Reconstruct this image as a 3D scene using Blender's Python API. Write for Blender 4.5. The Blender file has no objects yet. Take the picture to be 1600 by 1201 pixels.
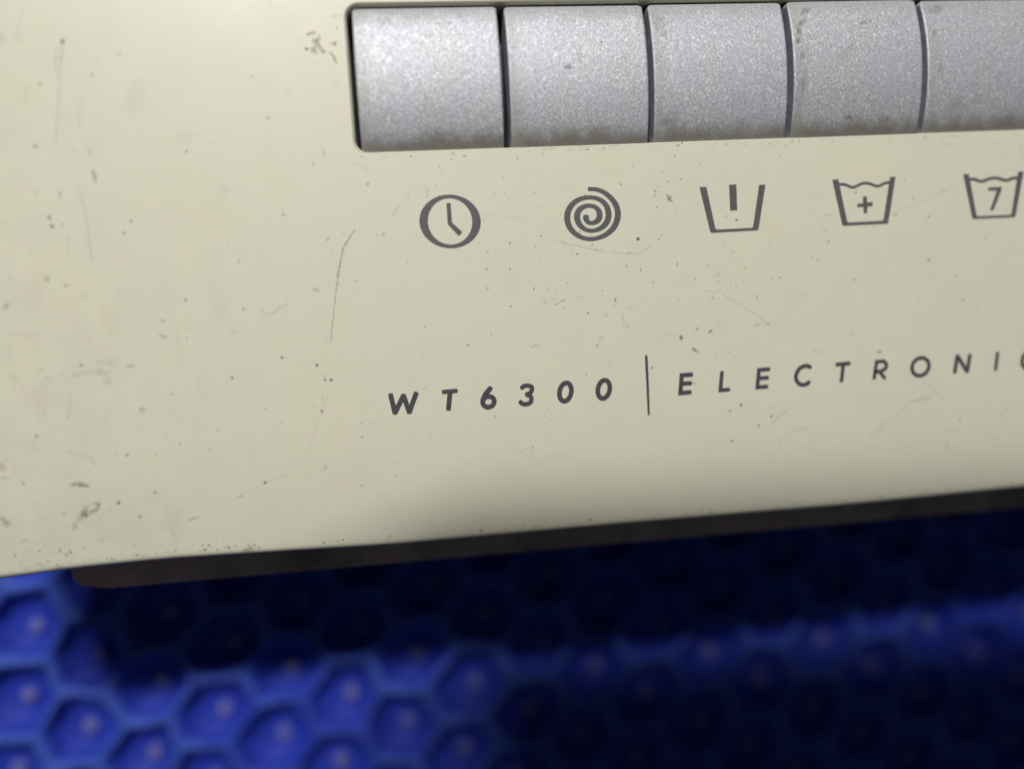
import bpy, bmesh, math, random
from mathutils import Vector, Matrix
from mathutils.geometry import tessellate_polygon

random.seed(7)
MM = 0.001
scene = bpy.context.scene
COL = scene.collection

# ------------------------------------------------------------------ camera
cam_data = bpy.data.cameras.new("camera")
cam = bpy.data.objects.new("camera", cam_data)
COL.objects.link(cam)
RIGHT = Vector((0.99194, -0.05865, 0.11231))
DOWN = Vector((-0.06726, -0.99495, 0.07449))
FWD = Vector((0.10738, -0.08144, -0.99088))
FWD.normalize()
RIGHT = (RIGHT - FWD * RIGHT.dot(FWD)).normalized()
DOWN = FWD.cross(RIGHT)
m3 = Matrix((RIGHT, -DOWN, -FWD)).transposed()
cam.matrix_world = Matrix.Translation(Vector((7.997, -27.196, 122.973)) * MM) @ m3.to_4x4()
cam_data.sensor_width = 36.0
cam_data.lens = 36.0 * 1209.0 / 1600.0
cam_data.clip_start = 0.004
cam_data.clip_end = 20.0
cam_data.dof.use_dof = True
cam_data.dof.focus_distance = 0.1235
cam_data.dof.aperture_fstop = 3.0
scene.camera = cam

# ------------------------------------------------------------------ room light
world = bpy.data.worlds.new("World")
scene.world = world
world.use_nodes = True
bg = world.node_tree.nodes["Background"]
bg.inputs[0].default_value = (0.86, 0.93, 1.0, 1)
bg.inputs[1].default_value = 0.042

lamp_data = bpy.data.lights.new("bench_lamp", 'AREA')
lamp_data.shape = 'RECTANGLE'
lamp_data.size = 0.15
lamp_data.size_y = 0.045
lamp_data.energy = 6.5
lamp_data.color = (1.0, 0.985, 0.955)
lamp = bpy.data.objects.new("bench_lamp", lamp_data)
COL.objects.link(lamp)
LAMP = Vector((-120, 455, 620)) * MM
AIM = Vector((25, -25, 0)) * MM
lamp.location = LAMP
lamp.rotation_euler = (AIM - LAMP).to_track_quat('-Z', 'Y').to_euler()

scene.view_settings.view_transform = 'Standard'
scene.view_settings.look = 'None'
scene.view_settings.exposure = 0.0
scene.view_settings.gamma = 1.0

# ------------------------------------------------------------------ helpers
def link(name, mesh, parent=None, mat=None):
    o = bpy.data.objects.new(name, mesh)
    COL.objects.link(o)
    if mat is not None:
        mesh.materials.append(mat)
    if parent is not None:
        o.parent = parent
    return o

def tag(o, label=None, cat=None, group=None, kind=None):
    if label: o['label'] = label
    if cat: o['category'] = cat
    if group: o['group'] = group
    if kind: o['kind'] = kind
    return o

def mesh_of(name, verts, faces, smooth=None):
    me = bpy.data.meshes.new(name)
    me.from_pydata([(x * MM, y * MM, z * MM) for x, y, z in verts], [], faces)
    me.update()
    if smooth is True:
        for p in me.polygons: p.use_smooth = True
    elif smooth:
        for p in me.polygons: p.use_smooth = smooth[p.index]
    return me

def rbox(name, x0, x1, y0, y1, z0, z1, bev, parent, mat, seg=3):
    bm = bmesh.new()
    bmesh.ops.create_cube(bm, size=1.0)
    for v in bm.verts:
        v.co = Vector((x0 if v.co.x < 0 else x1, y0 if v.co.y < 0 else y1, z0 if v.co.z < 0 else z1)) * MM
    if bev:
        bmesh.ops.bevel(bm, geom=bm.edges[:], offset=bev * MM, segments=seg, profile=0.5, affect='EDGES')
    me = bpy.data.meshes.new(name)
    bm.to_mesh(me); bm.free()
    return link(name, me, parent, mat)

def new_mat(name):
    m = bpy.data.materials.new(name)
    m.use_nodes = True
    nt = m.node_tree
    return m, nt, nt.nodes["Principled BSDF"]

def N(nt, typ, **kw):
    n = nt.nodes.new(typ)
    for k, v in kw.items():
        setattr(n, k, v)
    return n

def ramp(nt, fac, stops):
    r = N(nt, 'ShaderNodeValToRGB')
    e = r.color_ramp.elements
    while len(e) < len(stops): e.new(0.5)
    for el, (p, c) in zip(e, stops):
        el.position = p
        el.color = (c, c, c, 1) if not hasattr(c, '__len__') else (*c, 1)
    nt.links.new(fac, r.inputs[0])
    return r.outputs[0]

def noise(nt, scale, detail=3.0, rough=0.55, vec=None):
    n = N(nt, 'ShaderNodeTexNoise')
    n.inputs['Scale'].default_value = scale
    n.inputs['Detail'].default_value = detail
    n.inputs['Roughness'].default_value = rough
    if vec is not None: nt.links.new(vec, n.inputs['Vector'])
    return n.outputs['Fac']

def mix(nt, fac, a, b, blend='MIX'):
    n = N(nt, 'ShaderNodeMix', data_type='RGBA', blend_type=blend)
    for sock, v in ((n.inputs[0], fac), (n.inputs[6], a), (n.inputs[7], b)):
        if hasattr(v, 'is_output'): nt.links.new(v, sock)
        elif isinstance(v, (int, float)): sock.default_value = v
        else: sock.default_value = (*v, 1)
    return n.outputs[2]

def mathn(nt, op, a, b=None):
    n = N(nt, 'ShaderNodeMath', operation=op)
    for s, v in ((n.inputs[0], a), (n.inputs[1], b)):
        if v is None: continue
        if hasattr(v, 'is_output'): nt.links.new(v, s)
        else: s.default_value = v
    return n.outputs[0]

def bump(nt, bsdf, height, strength, dist):
    b = N(nt, 'ShaderNodeBump')
    b.inputs['Strength'].default_value = strength
    b.inputs['Distance'].default_value = dist
    nt.links.new(height, b.inputs['Height'])
    nt.links.new(b.outputs[0], bsdf.inputs['Normal'])

def objco(nt, sx=1, sy=1, sz=1):
    t = N(nt, 'ShaderNodeTexCoord')
    mp = N(nt, 'ShaderNodeMapping')
    mp.inputs['Scale'].default_value = (sx, sy, sz)
    nt.links.new(t.outputs['Object'], mp.inputs[0])
    return mp.outputs[0]

# ------------------------------------------------------------------ materials
def mat_cream():
    m, nt, b = new_mat("aged cream plastic")
    co = objco(nt)
    big = noise(nt, 28, 3, .5, co)
    mid = noise(nt, 170, 4, .65, co)
    fine = noise(nt, 1500, 3, .7, co)
    c = mix(nt, ramp(nt, big, [(.35, 0), (.7, 1)]), (.722, .700, .550), (.714, .702, .562))
    stain = mathn(nt, 'MULTIPLY', ramp(nt, mid, [(.52, 0), (.80, 1)]), .12)
    c = mix(nt, stain, c, (.55, .47, .36))
    film = noise(nt, 60, 5, .7, co)
    c = mix(nt, mathn(nt, 'MULTIPLY', ramp(nt, film, [(.45, 0), (.72, 1)]), .22), c, (.60, .59, .52))
    sp = ramp(nt, fine, [(.70, 0), (.78, 1)])
    c = mix(nt, mathn(nt, 'MULTIPLY', sp, .16), c, (.34, .29, .2))
    # the handled left end of the panel carries a greyer film of dirt
    sx = N(nt, 'ShaderNodeSeparateXYZ'); nt.links.new(co, sx.inputs[0])
    mr = N(nt, 'ShaderNodeMapRange')
    mr.inputs[1].default_value = -.018; mr.inputs[2].default_value = -.062
    nt.links.new(sx.outputs[0], mr.inputs[0])
    blot = ramp(nt, noise(nt, 120, 6, .7, co), [(.42, 0), (.62, 1)])
    c = mix(nt, mathn(nt, 'MULTIPLY', mathn(nt, 'MULTIPLY', mr.outputs[0], blot), .20), c, (.47, .44, .38))
    nt.links.new(c, b.inputs['Base Color'])
    nt.links.new(ramp(nt, film, [(.3, .30), (.7, .46)]), b.inputs['Roughness'])
    b.inputs['Specular IOR Level'].default_value = .45
    h = mathn(nt, 'ADD', mathn(nt, 'MULTIPLY', noise(nt, 420, 2, .5, co), 1.0), mathn(nt, 'MULTIPLY', fine, .25))
    bump(nt, b, h, .12, .00008)
    return m

def mat_silver():
    m, nt, b = new_mat("silver metallic paint")
    co = objco(nt, 1, .62, 1)
    oi = N(nt, 'ShaderNodeObjectInfo')
    add = N(nt, 'ShaderNodeVectorMath', operation='ADD')
    nt.links.new(co, add.inputs[0])
    cmb = N(nt, 'ShaderNodeCombineXYZ')
    for i in range(3): nt.links.new(oi.outputs['Random'], cmb.inputs[i])
    nt.links.new(cmb.outputs[0], add.inputs[1])
    co = add.outputs[0]
    g1 = noise(nt, 3900, 2, .6, co)
    g2 = noise(nt, 2000, 3, .6, co)
    vor = N(nt, 'ShaderNodeTexVoronoi'); vor.inputs['Scale'].default_value = 4400
    nt.links.new(co, vor.inputs['Vector'])
    flake = N(nt, 'ShaderNodeSeparateColor'); nt.links.new(vor.outputs['Color'], flake.inputs[0])
    c = mix(nt, ramp(nt, g1, [(.30, 0), (.70, 1)]), (.375, .382, .410), (.665, .675, .705))
    c = mix(nt, mathn(nt, 'MULTIPLY', ramp(nt, flake.outputs[0], [(.86, 0), (.97, 1)]), .5), c, (.95, .95, .98))
    blue = ramp(nt, noise(nt, 150, 3, .6, co), [(.40, 0), (.65, 1)])
    c = mix(nt, mathn(nt, 'MULTIPLY', blue, .24), c, (.55, .55, .66))
    # brown grime creeping up from the lower edge and sitting along the sides
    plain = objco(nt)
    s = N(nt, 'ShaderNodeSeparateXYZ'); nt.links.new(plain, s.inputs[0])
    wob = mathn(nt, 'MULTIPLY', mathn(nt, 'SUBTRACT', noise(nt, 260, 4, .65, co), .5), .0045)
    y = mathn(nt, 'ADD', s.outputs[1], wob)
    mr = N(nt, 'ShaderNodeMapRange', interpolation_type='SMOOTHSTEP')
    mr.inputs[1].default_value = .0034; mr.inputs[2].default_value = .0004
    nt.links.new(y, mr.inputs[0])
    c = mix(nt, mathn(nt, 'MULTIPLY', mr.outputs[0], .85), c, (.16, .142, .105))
    mt = N(nt, 'ShaderNodeMapRange', interpolation_type='SMOOTHSTEP')  # shade of the rounded top edge, painted in as a darker band
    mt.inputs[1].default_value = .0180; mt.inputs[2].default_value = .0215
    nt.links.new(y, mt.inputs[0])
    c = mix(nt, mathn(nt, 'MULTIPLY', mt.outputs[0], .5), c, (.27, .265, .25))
    ml = N(nt, 'ShaderNodeMapRange', interpolation_type='SMOOTHSTEP')
    ml.inputs[1].default_value = .0030; ml.inputs[2].default_value = .0003
    nt.links.new(mathn(nt, 'ADD', s.outputs[0], wob), ml.inputs[0])
    side = mathn(nt, 'MULTIPLY', ml.outputs[0], oi.outputs['Random'])
    c = mix(nt, mathn(nt, 'MULTIPLY', side, .45), c, (.36, .34, .29))
    dirt = ramp(nt, noise(nt, 420, 6, .7, co), [(.66, 0), (.74, 1)])
    c = mix(nt, mathn(nt, 'MULTIPLY', dirt, .22), c, (.22, .20, .17))
    nt.links.new(c, b.inputs['Base Color'])
    met = mathn(nt, 'SUBTRACT', .47, mathn(nt, 'MULTIPLY', mathn(nt, 'MAXIMUM', mr.outputs[0], mt.outputs[0]), .38))
    nt.links.new(met, b.inputs['Metallic'])
    nt.links.new(ramp(nt, g2, [(.3, .56), (.7, .67)]), b.inputs['Roughness'])
    h = mathn(nt, 'ADD', g1, mathn(nt, 'MULTIPLY', g2, .8))
    bump(nt, b, h, .42, .00009)
    return m

def mat_plain(name, col, rough=.5, scale=300, var=.25, metallic=0.0, bmp=.2):
    m, nt, b = new_mat(name)
    co = objco(nt)
    f = noise(nt, scale, 5, .65, co)
    dark = tuple(x * (1 - var) for x in col)
    lite = tuple(min(1, x * (1 + var)) for x in col)
    nt.links.new(mix(nt, ramp(nt, f, [(.3, 0), (.7, 1)]), dark, lite), b.inputs['Base Color'])
    b.inputs['Roughness'].default_value = rough
    b.inputs['Metallic'].default_value = metallic
    if bmp: bump(nt, b, f, bmp, .0002)
    return m

def mat_ink(name, col):
    m, nt, b = new_mat(name)
    co = objco(nt)
    f = noise(nt, 900, 3, .6, co)
    c = mix(nt, ramp(nt, f, [(.3, 0), (.7, 1)]), tuple(x * .9 for x in col), tuple(x * 1.1 for x in col))
    wear = ramp(nt, noise(nt, 2600, 2, .6, co), [(.70, 0), (.76, 1)])
    c = mix(nt, mathn(nt, 'MULTIPLY', wear, .35), c, (.5, .48, .4))
    nt.links.new(c, b.inputs['Base Color'])
    b.inputs['Roughness'].default_value = .5
    b.inputs['Specular IOR Level'].default_value = .3
    return m

def mat_grime():
    m, nt, b = new_mat("grime")
    at = N(nt, 'ShaderNodeAttribute', attribute_name='tint')
    co = objco(nt)
    f = ramp(nt, noise(nt, 2300, 4, .7, co), [(.36, .25), (.60, 1)])
    nt.links.new(at.outputs['Color'], b.inputs['Base Color'])
    b.inputs['Roughness'].default_value = .75
    b.inputs['Specular IOR Level'].default_value = .15
    tr = N(nt, 'ShaderNodeBsdfTransparent')
    ms = N(nt, 'ShaderNodeMixShader')
    nt.links.new(mathn(nt, 'MULTIPLY', at.outputs['Alpha'], f), ms.inputs[0])
    nt.links.new(tr.outputs[0], ms.inputs[1])
    nt.links.new(b.outputs[0], ms.inputs[2])
    nt.links.new(ms.outputs[0], nt.nodes['Material Output'].inputs[0])
    return m

def mat_blue():
    m, nt, b = new_mat("blue rubber")
    co = objco(nt)
    s = N(nt, 'ShaderNodeSeparateXYZ'); nt.links.new(co, s.inputs[0])
    f = noise(nt, 260, 4, .6, co)
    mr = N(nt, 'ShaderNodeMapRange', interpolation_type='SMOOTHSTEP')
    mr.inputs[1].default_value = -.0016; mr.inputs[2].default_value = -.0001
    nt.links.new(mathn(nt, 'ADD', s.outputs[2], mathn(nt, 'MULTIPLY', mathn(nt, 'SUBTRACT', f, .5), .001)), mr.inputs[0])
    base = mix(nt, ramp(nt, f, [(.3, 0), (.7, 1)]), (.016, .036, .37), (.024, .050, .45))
    # paler blue towards the rim tops
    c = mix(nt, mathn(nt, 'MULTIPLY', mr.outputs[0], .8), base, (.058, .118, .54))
    nt.links.new(c, b.inputs['Base Color'])
    b.inputs['Roughness'].default_value = .62
    b.inputs['Specular IOR Level'].default_value = .25
    b.inputs['Subsurface Weight'].default_value = .4
    b.inputs['Subsurface Radius'].default_value = (.2, .3, 1.0)
    b.inputs['Subsurface Scale'].default_value = .003
    bump(nt, b, f, .15, .0003)
    return m

def mat_nub():
    m, nt, b = new_mat("pale dusty rubber")
    oi = N(nt, 'ShaderNodeObjectInfo')
    co = objco(nt)
    add = N(nt, 'ShaderNodeVectorMath', operation='ADD')
    nt.links.new(co, add.inputs[0])
    cmb = N(nt, 'ShaderNodeCombineXYZ')
    for i in range(3): nt.links.new(oi.outputs['Random'], cmb.inputs[i])
    nt.links.new(cmb.outputs[0], add.inputs[1])
    f = noise(nt, 700, 4, .7, add.outputs[0])
    c = mix(nt, ramp(nt, f, [(.50, 0), (.66, 1)]), (.13, .15, .46), (.17, .145, .17))
    nt.links.new(c, b.inputs['Base Color'])
    b.inputs['Roughness'].default_value = .6
    return m

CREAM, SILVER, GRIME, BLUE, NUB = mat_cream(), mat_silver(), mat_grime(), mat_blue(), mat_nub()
INK_ICON = mat_ink("grey ink", (.114, .114, .120))
INK_TEXT = mat_ink("dark grey ink", (.070, .070, .082))
FLANGE = mat_plain("dusty brown grey plastic", (.46, .36, .37), .8, 70, .45)
DARK = mat_plain("dark plastic", (.035, .036, .040), .6, 200, .3)
SIDE = mat_plain("grey wall plastic", (.26, .27, .33), .6, 300, .3)  # button side walls, a darker grey than the caps
TRAY = mat_plain("grey tray plastic", (.30, .31, .36), .6, 200, .3)
BENCH = mat_plain("worn bench board", (.16, .12, .085), .6, 40, .3)

# traced print strokes and dirt marks, in millimetres on the fascia
GLYPHS = [
 ('letter', [('s',[(1.992,-37.62),(2.474,-40.555),(4.006,-37.861),(4.72,-40.614),(6.008,-37.643)],0.703),]),
 ('letter', [('s',[(10.249,-37.756),(12.401,-37.711)],0.625),('s',[(11.327,-37.983),(10.931,-40.546)],0.703),]),
 ('digit', [('c',[(18.302,-39.882),(18.251,-40.071),(18.157,-40.247),(18.024,-40.402),(17.859,-40.527),(17.669,-40.617),(17.465,-40.666),(17.257,-40.673),(17.054,-40.637),(16.868,-40.56),(16.708,-40.446),(16.581,-40.3),(16.495,-40.13),(16.452,-39.945),(16.456,-39.753),(16.506,-39.564),(16.6,-39.388),(16.733,-39.234),(16.898,-39.109),(17.087,-39.019),(17.291,-38.969),(17.5,-38.962),(17.702,-38.998),(17.888,-39.075),(18.049,-39.189),(18.176,-39.334),(18.263,-39.504),(18.305,-39.69)],0.703),('s',[(17.846,-37.634),(16.967,-38.565),(16.472,-39.496)],0.729),]),
 ('digit', [('s',[(22.838,-37.974),(22.908,-37.918),(23.007,-37.835),(23.123,-37.752),(23.244,-37.692),(23.369,-37.658),(23.504,-37.64),(23.646,-37.637),(23.792,-37.651),(23.958,-37.683),(24.14,-37.731),(24.307,-37.796),(24.429,-37.875),(24.498,-37.975),(24.529,-38.094),(24.53,-38.221),(24.506,-38.347),(24.458,-38.475),(24.381,-38.608),(24.282,-38.735),(24.166,-38.841),(24.012,-38.925),(23.825,-38.993),(23.649,-39.045),(23.528,-39.082)],0.651),('s',[(23.578,-39.112),(23.699,-39.154),(23.875,-39.212),(24.054,-39.289),(24.187,-39.387),(24.262,-39.515),(24.306,-39.668),(24.321,-39.829),(24.309,-39.979),(24.27,-40.121),(24.204,-40.263),(24.111,-40.39),(23.993,-40.489),(23.836,-40.555),(23.644,-40.597),(23.445,-40.617),(23.27,-40.62),(23.122,-40.602),(22.987,-40.564),(22.866,-40.512),(22.759,-40.454),(22.666,-40.38),(22.587,-40.291),(22.523,-40.207),(22.478,-40.149)],0.651),]),
 ('digit', [('c',[(30.889,-39.174),(30.807,-39.499),(30.681,-39.804),(30.516,-40.074),(30.321,-40.296),(30.106,-40.458),(29.882,-40.553),(29.66,-40.574),(29.451,-40.523),(29.265,-40.4),(29.112,-40.212),(29,-39.969),(28.934,-39.683),(28.917,-39.368),(28.951,-39.041),(29.033,-38.716),(29.159,-38.412),(29.323,-38.142),(29.517,-37.921),(29.732,-37.759),(29.956,-37.664),(30.178,-37.642),(30.387,-37.693),(30.572,-37.815),(30.726,-38.002),(30.838,-38.245),(30.905,-38.531),(30.922,-38.846)],0.703),]),
 ('digit', [('c',[(37.244,-39.165),(37.163,-39.492),(37.036,-39.799),(36.871,-40.071),(36.675,-40.294),(36.459,-40.457),(36.232,-40.551),(36.008,-40.573),(35.796,-40.521),(35.608,-40.398),(35.453,-40.209),(35.338,-39.965),(35.27,-39.677),(35.252,-39.361),(35.284,-39.031),(35.366,-38.705),(35.492,-38.399),(35.657,-38.128),(35.853,-37.905),(36.069,-37.742),(36.295,-37.647),(36.519,-37.625),(36.73,-37.676),(36.919,-37.799),(37.074,-37.987),(37.189,-38.231),(37.258,-38.518),(37.277,-38.835)],0.703),]),
 ('divider_line', [('s',[(43.575,-34.164),(43.596,-39.283),(43.567,-43.77)],[0.312,0.286,0.234]),]),
 ('letter', [('s',[(51.138,-37.678),(49.41,-37.696),(49.057,-40.594),(50.774,-40.566)],0.495),('s',[(49.258,-39.046),(50.889,-39.09)],0.482),]),
 ('letter', [('s',[(56.281,-37.62),(55.893,-40.599),(57.408,-40.582)],0.443),]),
 ('letter', [('s',[(64.438,-37.649),(62.658,-37.679),(62.282,-40.541),(63.98,-40.535)],0.456),('s',[(62.499,-39.084),(64.169,-39.048)],0.443),]),
 ('letter', [('s',[(71.66,-37.825),(71.576,-37.773),(71.457,-37.696),(71.318,-37.619),(71.175,-37.565),(71.03,-37.536),(70.877,-37.52),(70.714,-37.523),(70.542,-37.551),(70.35,-37.605),(70.143,-37.682),(69.939,-37.781),(69.759,-37.903),(69.604,-38.053),(69.465,-38.232),(69.345,-38.421),(69.246,-38.607),(69.166,-38.787),(69.105,-38.967),(69.067,-39.149),(69.055,-39.333),(69.071,-39.526),(69.113,-39.724),(69.18,-39.915),(69.272,-40.087),(69.397,-40.243),(69.554,-40.386),(69.724,-40.509),(69.889,-40.6),(70.048,-40.655),(70.208,-40.679),(70.367,-40.681),(70.521,-40.67),(70.674,-40.641),(70.827,-40.593),(70.969,-40.535),(71.09,-40.479),(71.189,-40.42),(71.27,-40.355),(71.334,-40.297),(71.379,-40.256)],0.469),]),
 ('letter', [('s',[(76.29,-37.654),(78.582,-37.6)],0.456),('s',[(77.467,-37.771),(77.055,-40.543)],0.443),]),
 ('letter', [('s',[(82.916,-40.46),(83.425,-37.668),(84.698,-37.609),(84.862,-37.78),(85.083,-38.026),(85.209,-38.278),(85.177,-38.528),(85.05,-38.784),(84.856,-38.997),(84.551,-39.147),(84.18,-39.254),(83.913,-39.324),(83.203,-39.313)],0.423),('s',[(83.949,-39.397),(84.825,-40.516)],0.423),]),
 ('letter', [('c',[(92.863,-39.11),(92.771,-39.445),(92.608,-39.758),(92.381,-40.034),(92.101,-40.258),(91.782,-40.42),(91.441,-40.511),(91.095,-40.526),(90.761,-40.466),(90.456,-40.332),(90.195,-40.133),(89.991,-39.877),(89.855,-39.578),(89.792,-39.25),(89.807,-38.911),(89.898,-38.577),(90.061,-38.264),(90.288,-37.989),(90.567,-37.765),(90.884,-37.604),(91.224,-37.512),(91.57,-37.496),(91.904,-37.556),(92.209,-37.688),(92.471,-37.887),(92.676,-38.143),(92.814,-38.442),(92.877,-38.77)],0.456),]),
 ('letter', [('s',[(97.581,-40.406),(98.103,-37.556),(99.868,-40.419),(100.417,-37.565)],0.469),]),
 ('letter', [('s',[(105.549,-37.517),(105.138,-40.392)],0.43),]),
 ('letter', [('s',[(112.717,-37.825),(112.633,-37.773),(112.514,-37.696),(112.375,-37.619),(112.232,-37.565),(112.087,-37.536),(111.934,-37.52),(111.771,-37.523),(111.599,-37.551),(111.407,-37.605),(111.2,-37.682),(110.996,-37.781),(110.816,-37.903),(110.661,-38.053),(110.522,-38.232),(110.402,-38.421),(110.303,-38.607),(110.223,-38.787),(110.162,-38.967),(110.124,-39.149),(110.112,-39.333),(110.128,-39.526),(110.17,-39.724),(110.237,-39.915),(110.329,-40.087),(110.454,-40.243),(110.611,-40.386),(110.781,-40.509),(110.946,-40.6),(111.105,-40.655),(111.265,-40.679),(111.424,-40.681),(111.578,-40.67),(111.731,-40.641),(111.884,-40.593),(112.026,-40.535),(112.147,-40.479),(112.246,-40.42),(112.327,-40.355),(112.391,-40.297),(112.436,-40.256)],0.469),]),
 ('clock_symbol', [('r',[(17.909,-11.34),(17.864,-11.805),(17.759,-12.261),(17.594,-12.703),(17.373,-13.125),(17.098,-13.522),(16.772,-13.888),(16.399,-14.22),(15.985,-14.513),(15.535,-14.762),(15.054,-14.966),(14.549,-15.121),(14.026,-15.226),(13.492,-15.278),(12.953,-15.279),(12.416,-15.227),(11.888,-15.123),(11.377,-14.97),(10.887,-14.768),(10.426,-14.52),(9.999,-14.231),(9.611,-13.902),(9.268,-13.539),(8.973,-13.147),(8.73,-12.729),(8.542,-12.292),(8.411,-11.84),(8.339,-11.38),(8.327,-10.917),(8.374,-10.457),(8.48,-10.006),(8.644,-9.569),(8.864,-9.151),(9.137,-8.758),(9.459,-8.395),(9.827,-8.066),(10.236,-7.775),(10.681,-7.526),(11.156,-7.322),(11.656,-7.166),(12.174,-7.059),(12.704,-7.003),(13.24,-6.999),(13.775,-7.046),(14.301,-7.145),(14.813,-7.294),(15.304,-7.491),(15.768,-7.734),(16.199,-8.021),(16.591,-8.346),(16.939,-8.707),(17.24,-9.099),(17.488,-9.517),(17.682,-9.956),(17.817,-10.41),(17.893,-10.873)],[(16.571,-11.281),(16.536,-11.681),(16.458,-12.074),(16.337,-12.455),(16.175,-12.82),(15.975,-13.163),(15.738,-13.48),(15.467,-13.768),(15.167,-14.023),(14.841,-14.241),(14.493,-14.419),(14.127,-14.556),(13.749,-14.65),(13.362,-14.699),(12.973,-14.703),(12.585,-14.662),(12.204,-14.577),(11.834,-14.448),(11.481,-14.277),(11.149,-14.067),(10.841,-13.821),(10.562,-13.54),(10.314,-13.23),(10.102,-12.893),(9.928,-12.535),(9.794,-12.159),(9.701,-11.771),(9.651,-11.375),(9.644,-10.975),(9.68,-10.578),(9.76,-10.188),(9.88,-9.81),(10.042,-9.449),(10.241,-9.108),(10.476,-8.793),(10.744,-8.508),(11.042,-8.254),(11.365,-8.037),(11.71,-7.859),(12.073,-7.721),(12.449,-7.626),(12.833,-7.575),(13.22,-7.569),(13.607,-7.607),(13.987,-7.689),(14.356,-7.815),(14.71,-7.982),(15.044,-8.189),(15.354,-8.434),(15.635,-8.712),(15.885,-9.021),(16.1,-9.357),(16.277,-9.715),(16.414,-10.092),(16.51,-10.481),(16.563,-10.879)]),('b',[(13.042,-8.281),(13.038,-11.422),(14.621,-13.16)],[0.646,0.688,0.854]),]),
 ('spiral_symbol', [('s',[(34.726,-11.326),(34.736,-11.451),(34.753,-11.63),(34.795,-11.803),(34.868,-11.959),(34.965,-12.11),(35.085,-12.229),(35.229,-12.307),(35.396,-12.353),(35.578,-12.372),(35.781,-12.367),(36,-12.334),(36.209,-12.269),(36.408,-12.165),(36.597,-12.027),(36.751,-11.868),(36.859,-11.69),(36.932,-11.49),(36.969,-11.271),(36.976,-11.024),(36.949,-10.759),(36.872,-10.51),(36.734,-10.283),(36.547,-10.073),(36.329,-9.902),(36.077,-9.779),(35.794,-9.695),(35.509,-9.646),(35.232,-9.631),(34.953,-9.652),(34.674,-9.712),(34.383,-9.815),(34.092,-9.958),(33.843,-10.13),(33.651,-10.334),(33.501,-10.568),(33.392,-10.815),(33.323,-11.073),(33.295,-11.344),(33.308,-11.616),(33.366,-11.894),(33.465,-12.174),(33.597,-12.436),(33.763,-12.677),(33.963,-12.902),(34.187,-13.098),(34.436,-13.266),(34.71,-13.406),(34.998,-13.509),(35.296,-13.572),(35.608,-13.598),(35.933,-13.581),(36.284,-13.52),(36.649,-13.417),(36.993,-13.275),(37.311,-13.093),(37.608,-12.872),(37.863,-12.625),(38.071,-12.351),(38.237,-12.05),(38.357,-11.736),(38.426,-11.41),(38.448,-11.07),(38.428,-10.728),(38.365,-10.379),(38.26,-10.027),(38.113,-9.705),(37.918,-9.419),(37.682,-9.162),(37.42,-8.94),(37.136,-8.759),(36.827,-8.614),(36.505,-8.5),(36.173,-8.415),(35.83,-8.362),(35.473,-8.337),(35.096,-8.341),(34.705,-8.374),(34.325,-8.441),(33.959,-8.543),(33.603,-8.679),(33.268,-8.85),(32.952,-9.059),(32.657,-9.304),(32.402,-9.566),(32.192,-9.848),(32.022,-10.147),(31.889,-10.448),(31.794,-10.746),(31.735,-11.045),(31.707,-11.345),(31.703,-11.647),(31.729,-11.95),(31.792,-12.255),(31.893,-12.565),(32.031,-12.877),(32.209,-13.18),(32.435,-13.477),(32.702,-13.764),(32.994,-14.024),(33.313,-14.252),(33.657,-14.453),(34.003,-14.616),(34.344,-14.738),(34.687,-14.823),(35.032,-14.877),(35.371,-14.902),(35.711,-14.895),(36.077,-14.855),(36.487,-14.781),(36.923,-14.674),(37.349,-14.528),(37.762,-14.339),(38.165,-14.111),(38.535,-13.852),(38.868,-13.563),(39.167,-13.244),(39.421,-12.898),(39.627,-12.514),(39.787,-12.103),(39.899,-11.702),(39.964,-11.326),(39.982,-10.959),(39.954,-10.591),(39.875,-10.209),(39.75,-9.826),(39.589,-9.464),(39.392,-9.132),(39.159,-8.822),(38.903,-8.527),(38.623,-8.242),(38.319,-7.972),(38.002,-7.736),(37.668,-7.538),(37.321,-7.373),(36.985,-7.243),(36.658,-7.155),(36.341,-7.102),(36.058,-7.065),(35.805,-7.042),(35.586,-7.034),(35.436,-7.031)],[0.915,0.914,0.884,0.83,0.768,0.707,0.658,0.625,0.606,0.608,0.632,0.679,0.736,0.795,0.848,0.885,0.908,0.917,0.91,0.887,0.848,0.802,0.752,0.701,0.658,0.626,0.607,0.605,0.617,0.642,0.676,0.72,0.768,0.811,0.848,0.878,0.9,0.913,0.917,0.911,0.894,0.867,0.832,0.791,0.748,0.706,0.668,0.636,0.615,0.605,0.607,0.62,0.648,0.689,0.734,0.78,0.823,0.858,0.886,0.905,0.915,0.916,0.908,0.892,0.868,0.838,0.804,0.77,0.734,0.701,0.672,0.646,0.626,0.612,0.605,0.606,0.615,0.632,0.656,0.685,0.717,0.751,0.784,0.816,0.844,0.868,0.887,0.902,0.911,0.916,0.916,0.913,0.905,0.894,0.877,0.856,0.831,0.802,0.769,0.736,0.703,0.673,0.647,0.628,0.615,0.607,0.604,0.607,0.617,0.635,0.662,0.694,0.729,0.767,0.802,0.834,0.862,0.884,0.901,0.912,0.916,0.915,0.91,0.9,0.885,0.866,0.844,0.819,0.793,0.766,0.737,0.709,0.684,0.662,0.643,0.628,0.617,0.61,0.606,0.604,0.605,0.606]),]),
 ('washtub_symbol', [('p',[(53.643,-7.445),(55.145,-14.578),(55.393,-14.847),(63.192,-14.789),(63.398,-14.539),(64.807,-7.472),(63.715,-7.481),(62.473,-14.083),(62.224,-14.33),(56.299,-14.352),(56.04,-14.052),(54.801,-7.44)]),('p',[(58.621,-7.262),(59.866,-7.249),(59.856,-11.387),(58.663,-11.388)]),]),
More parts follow.
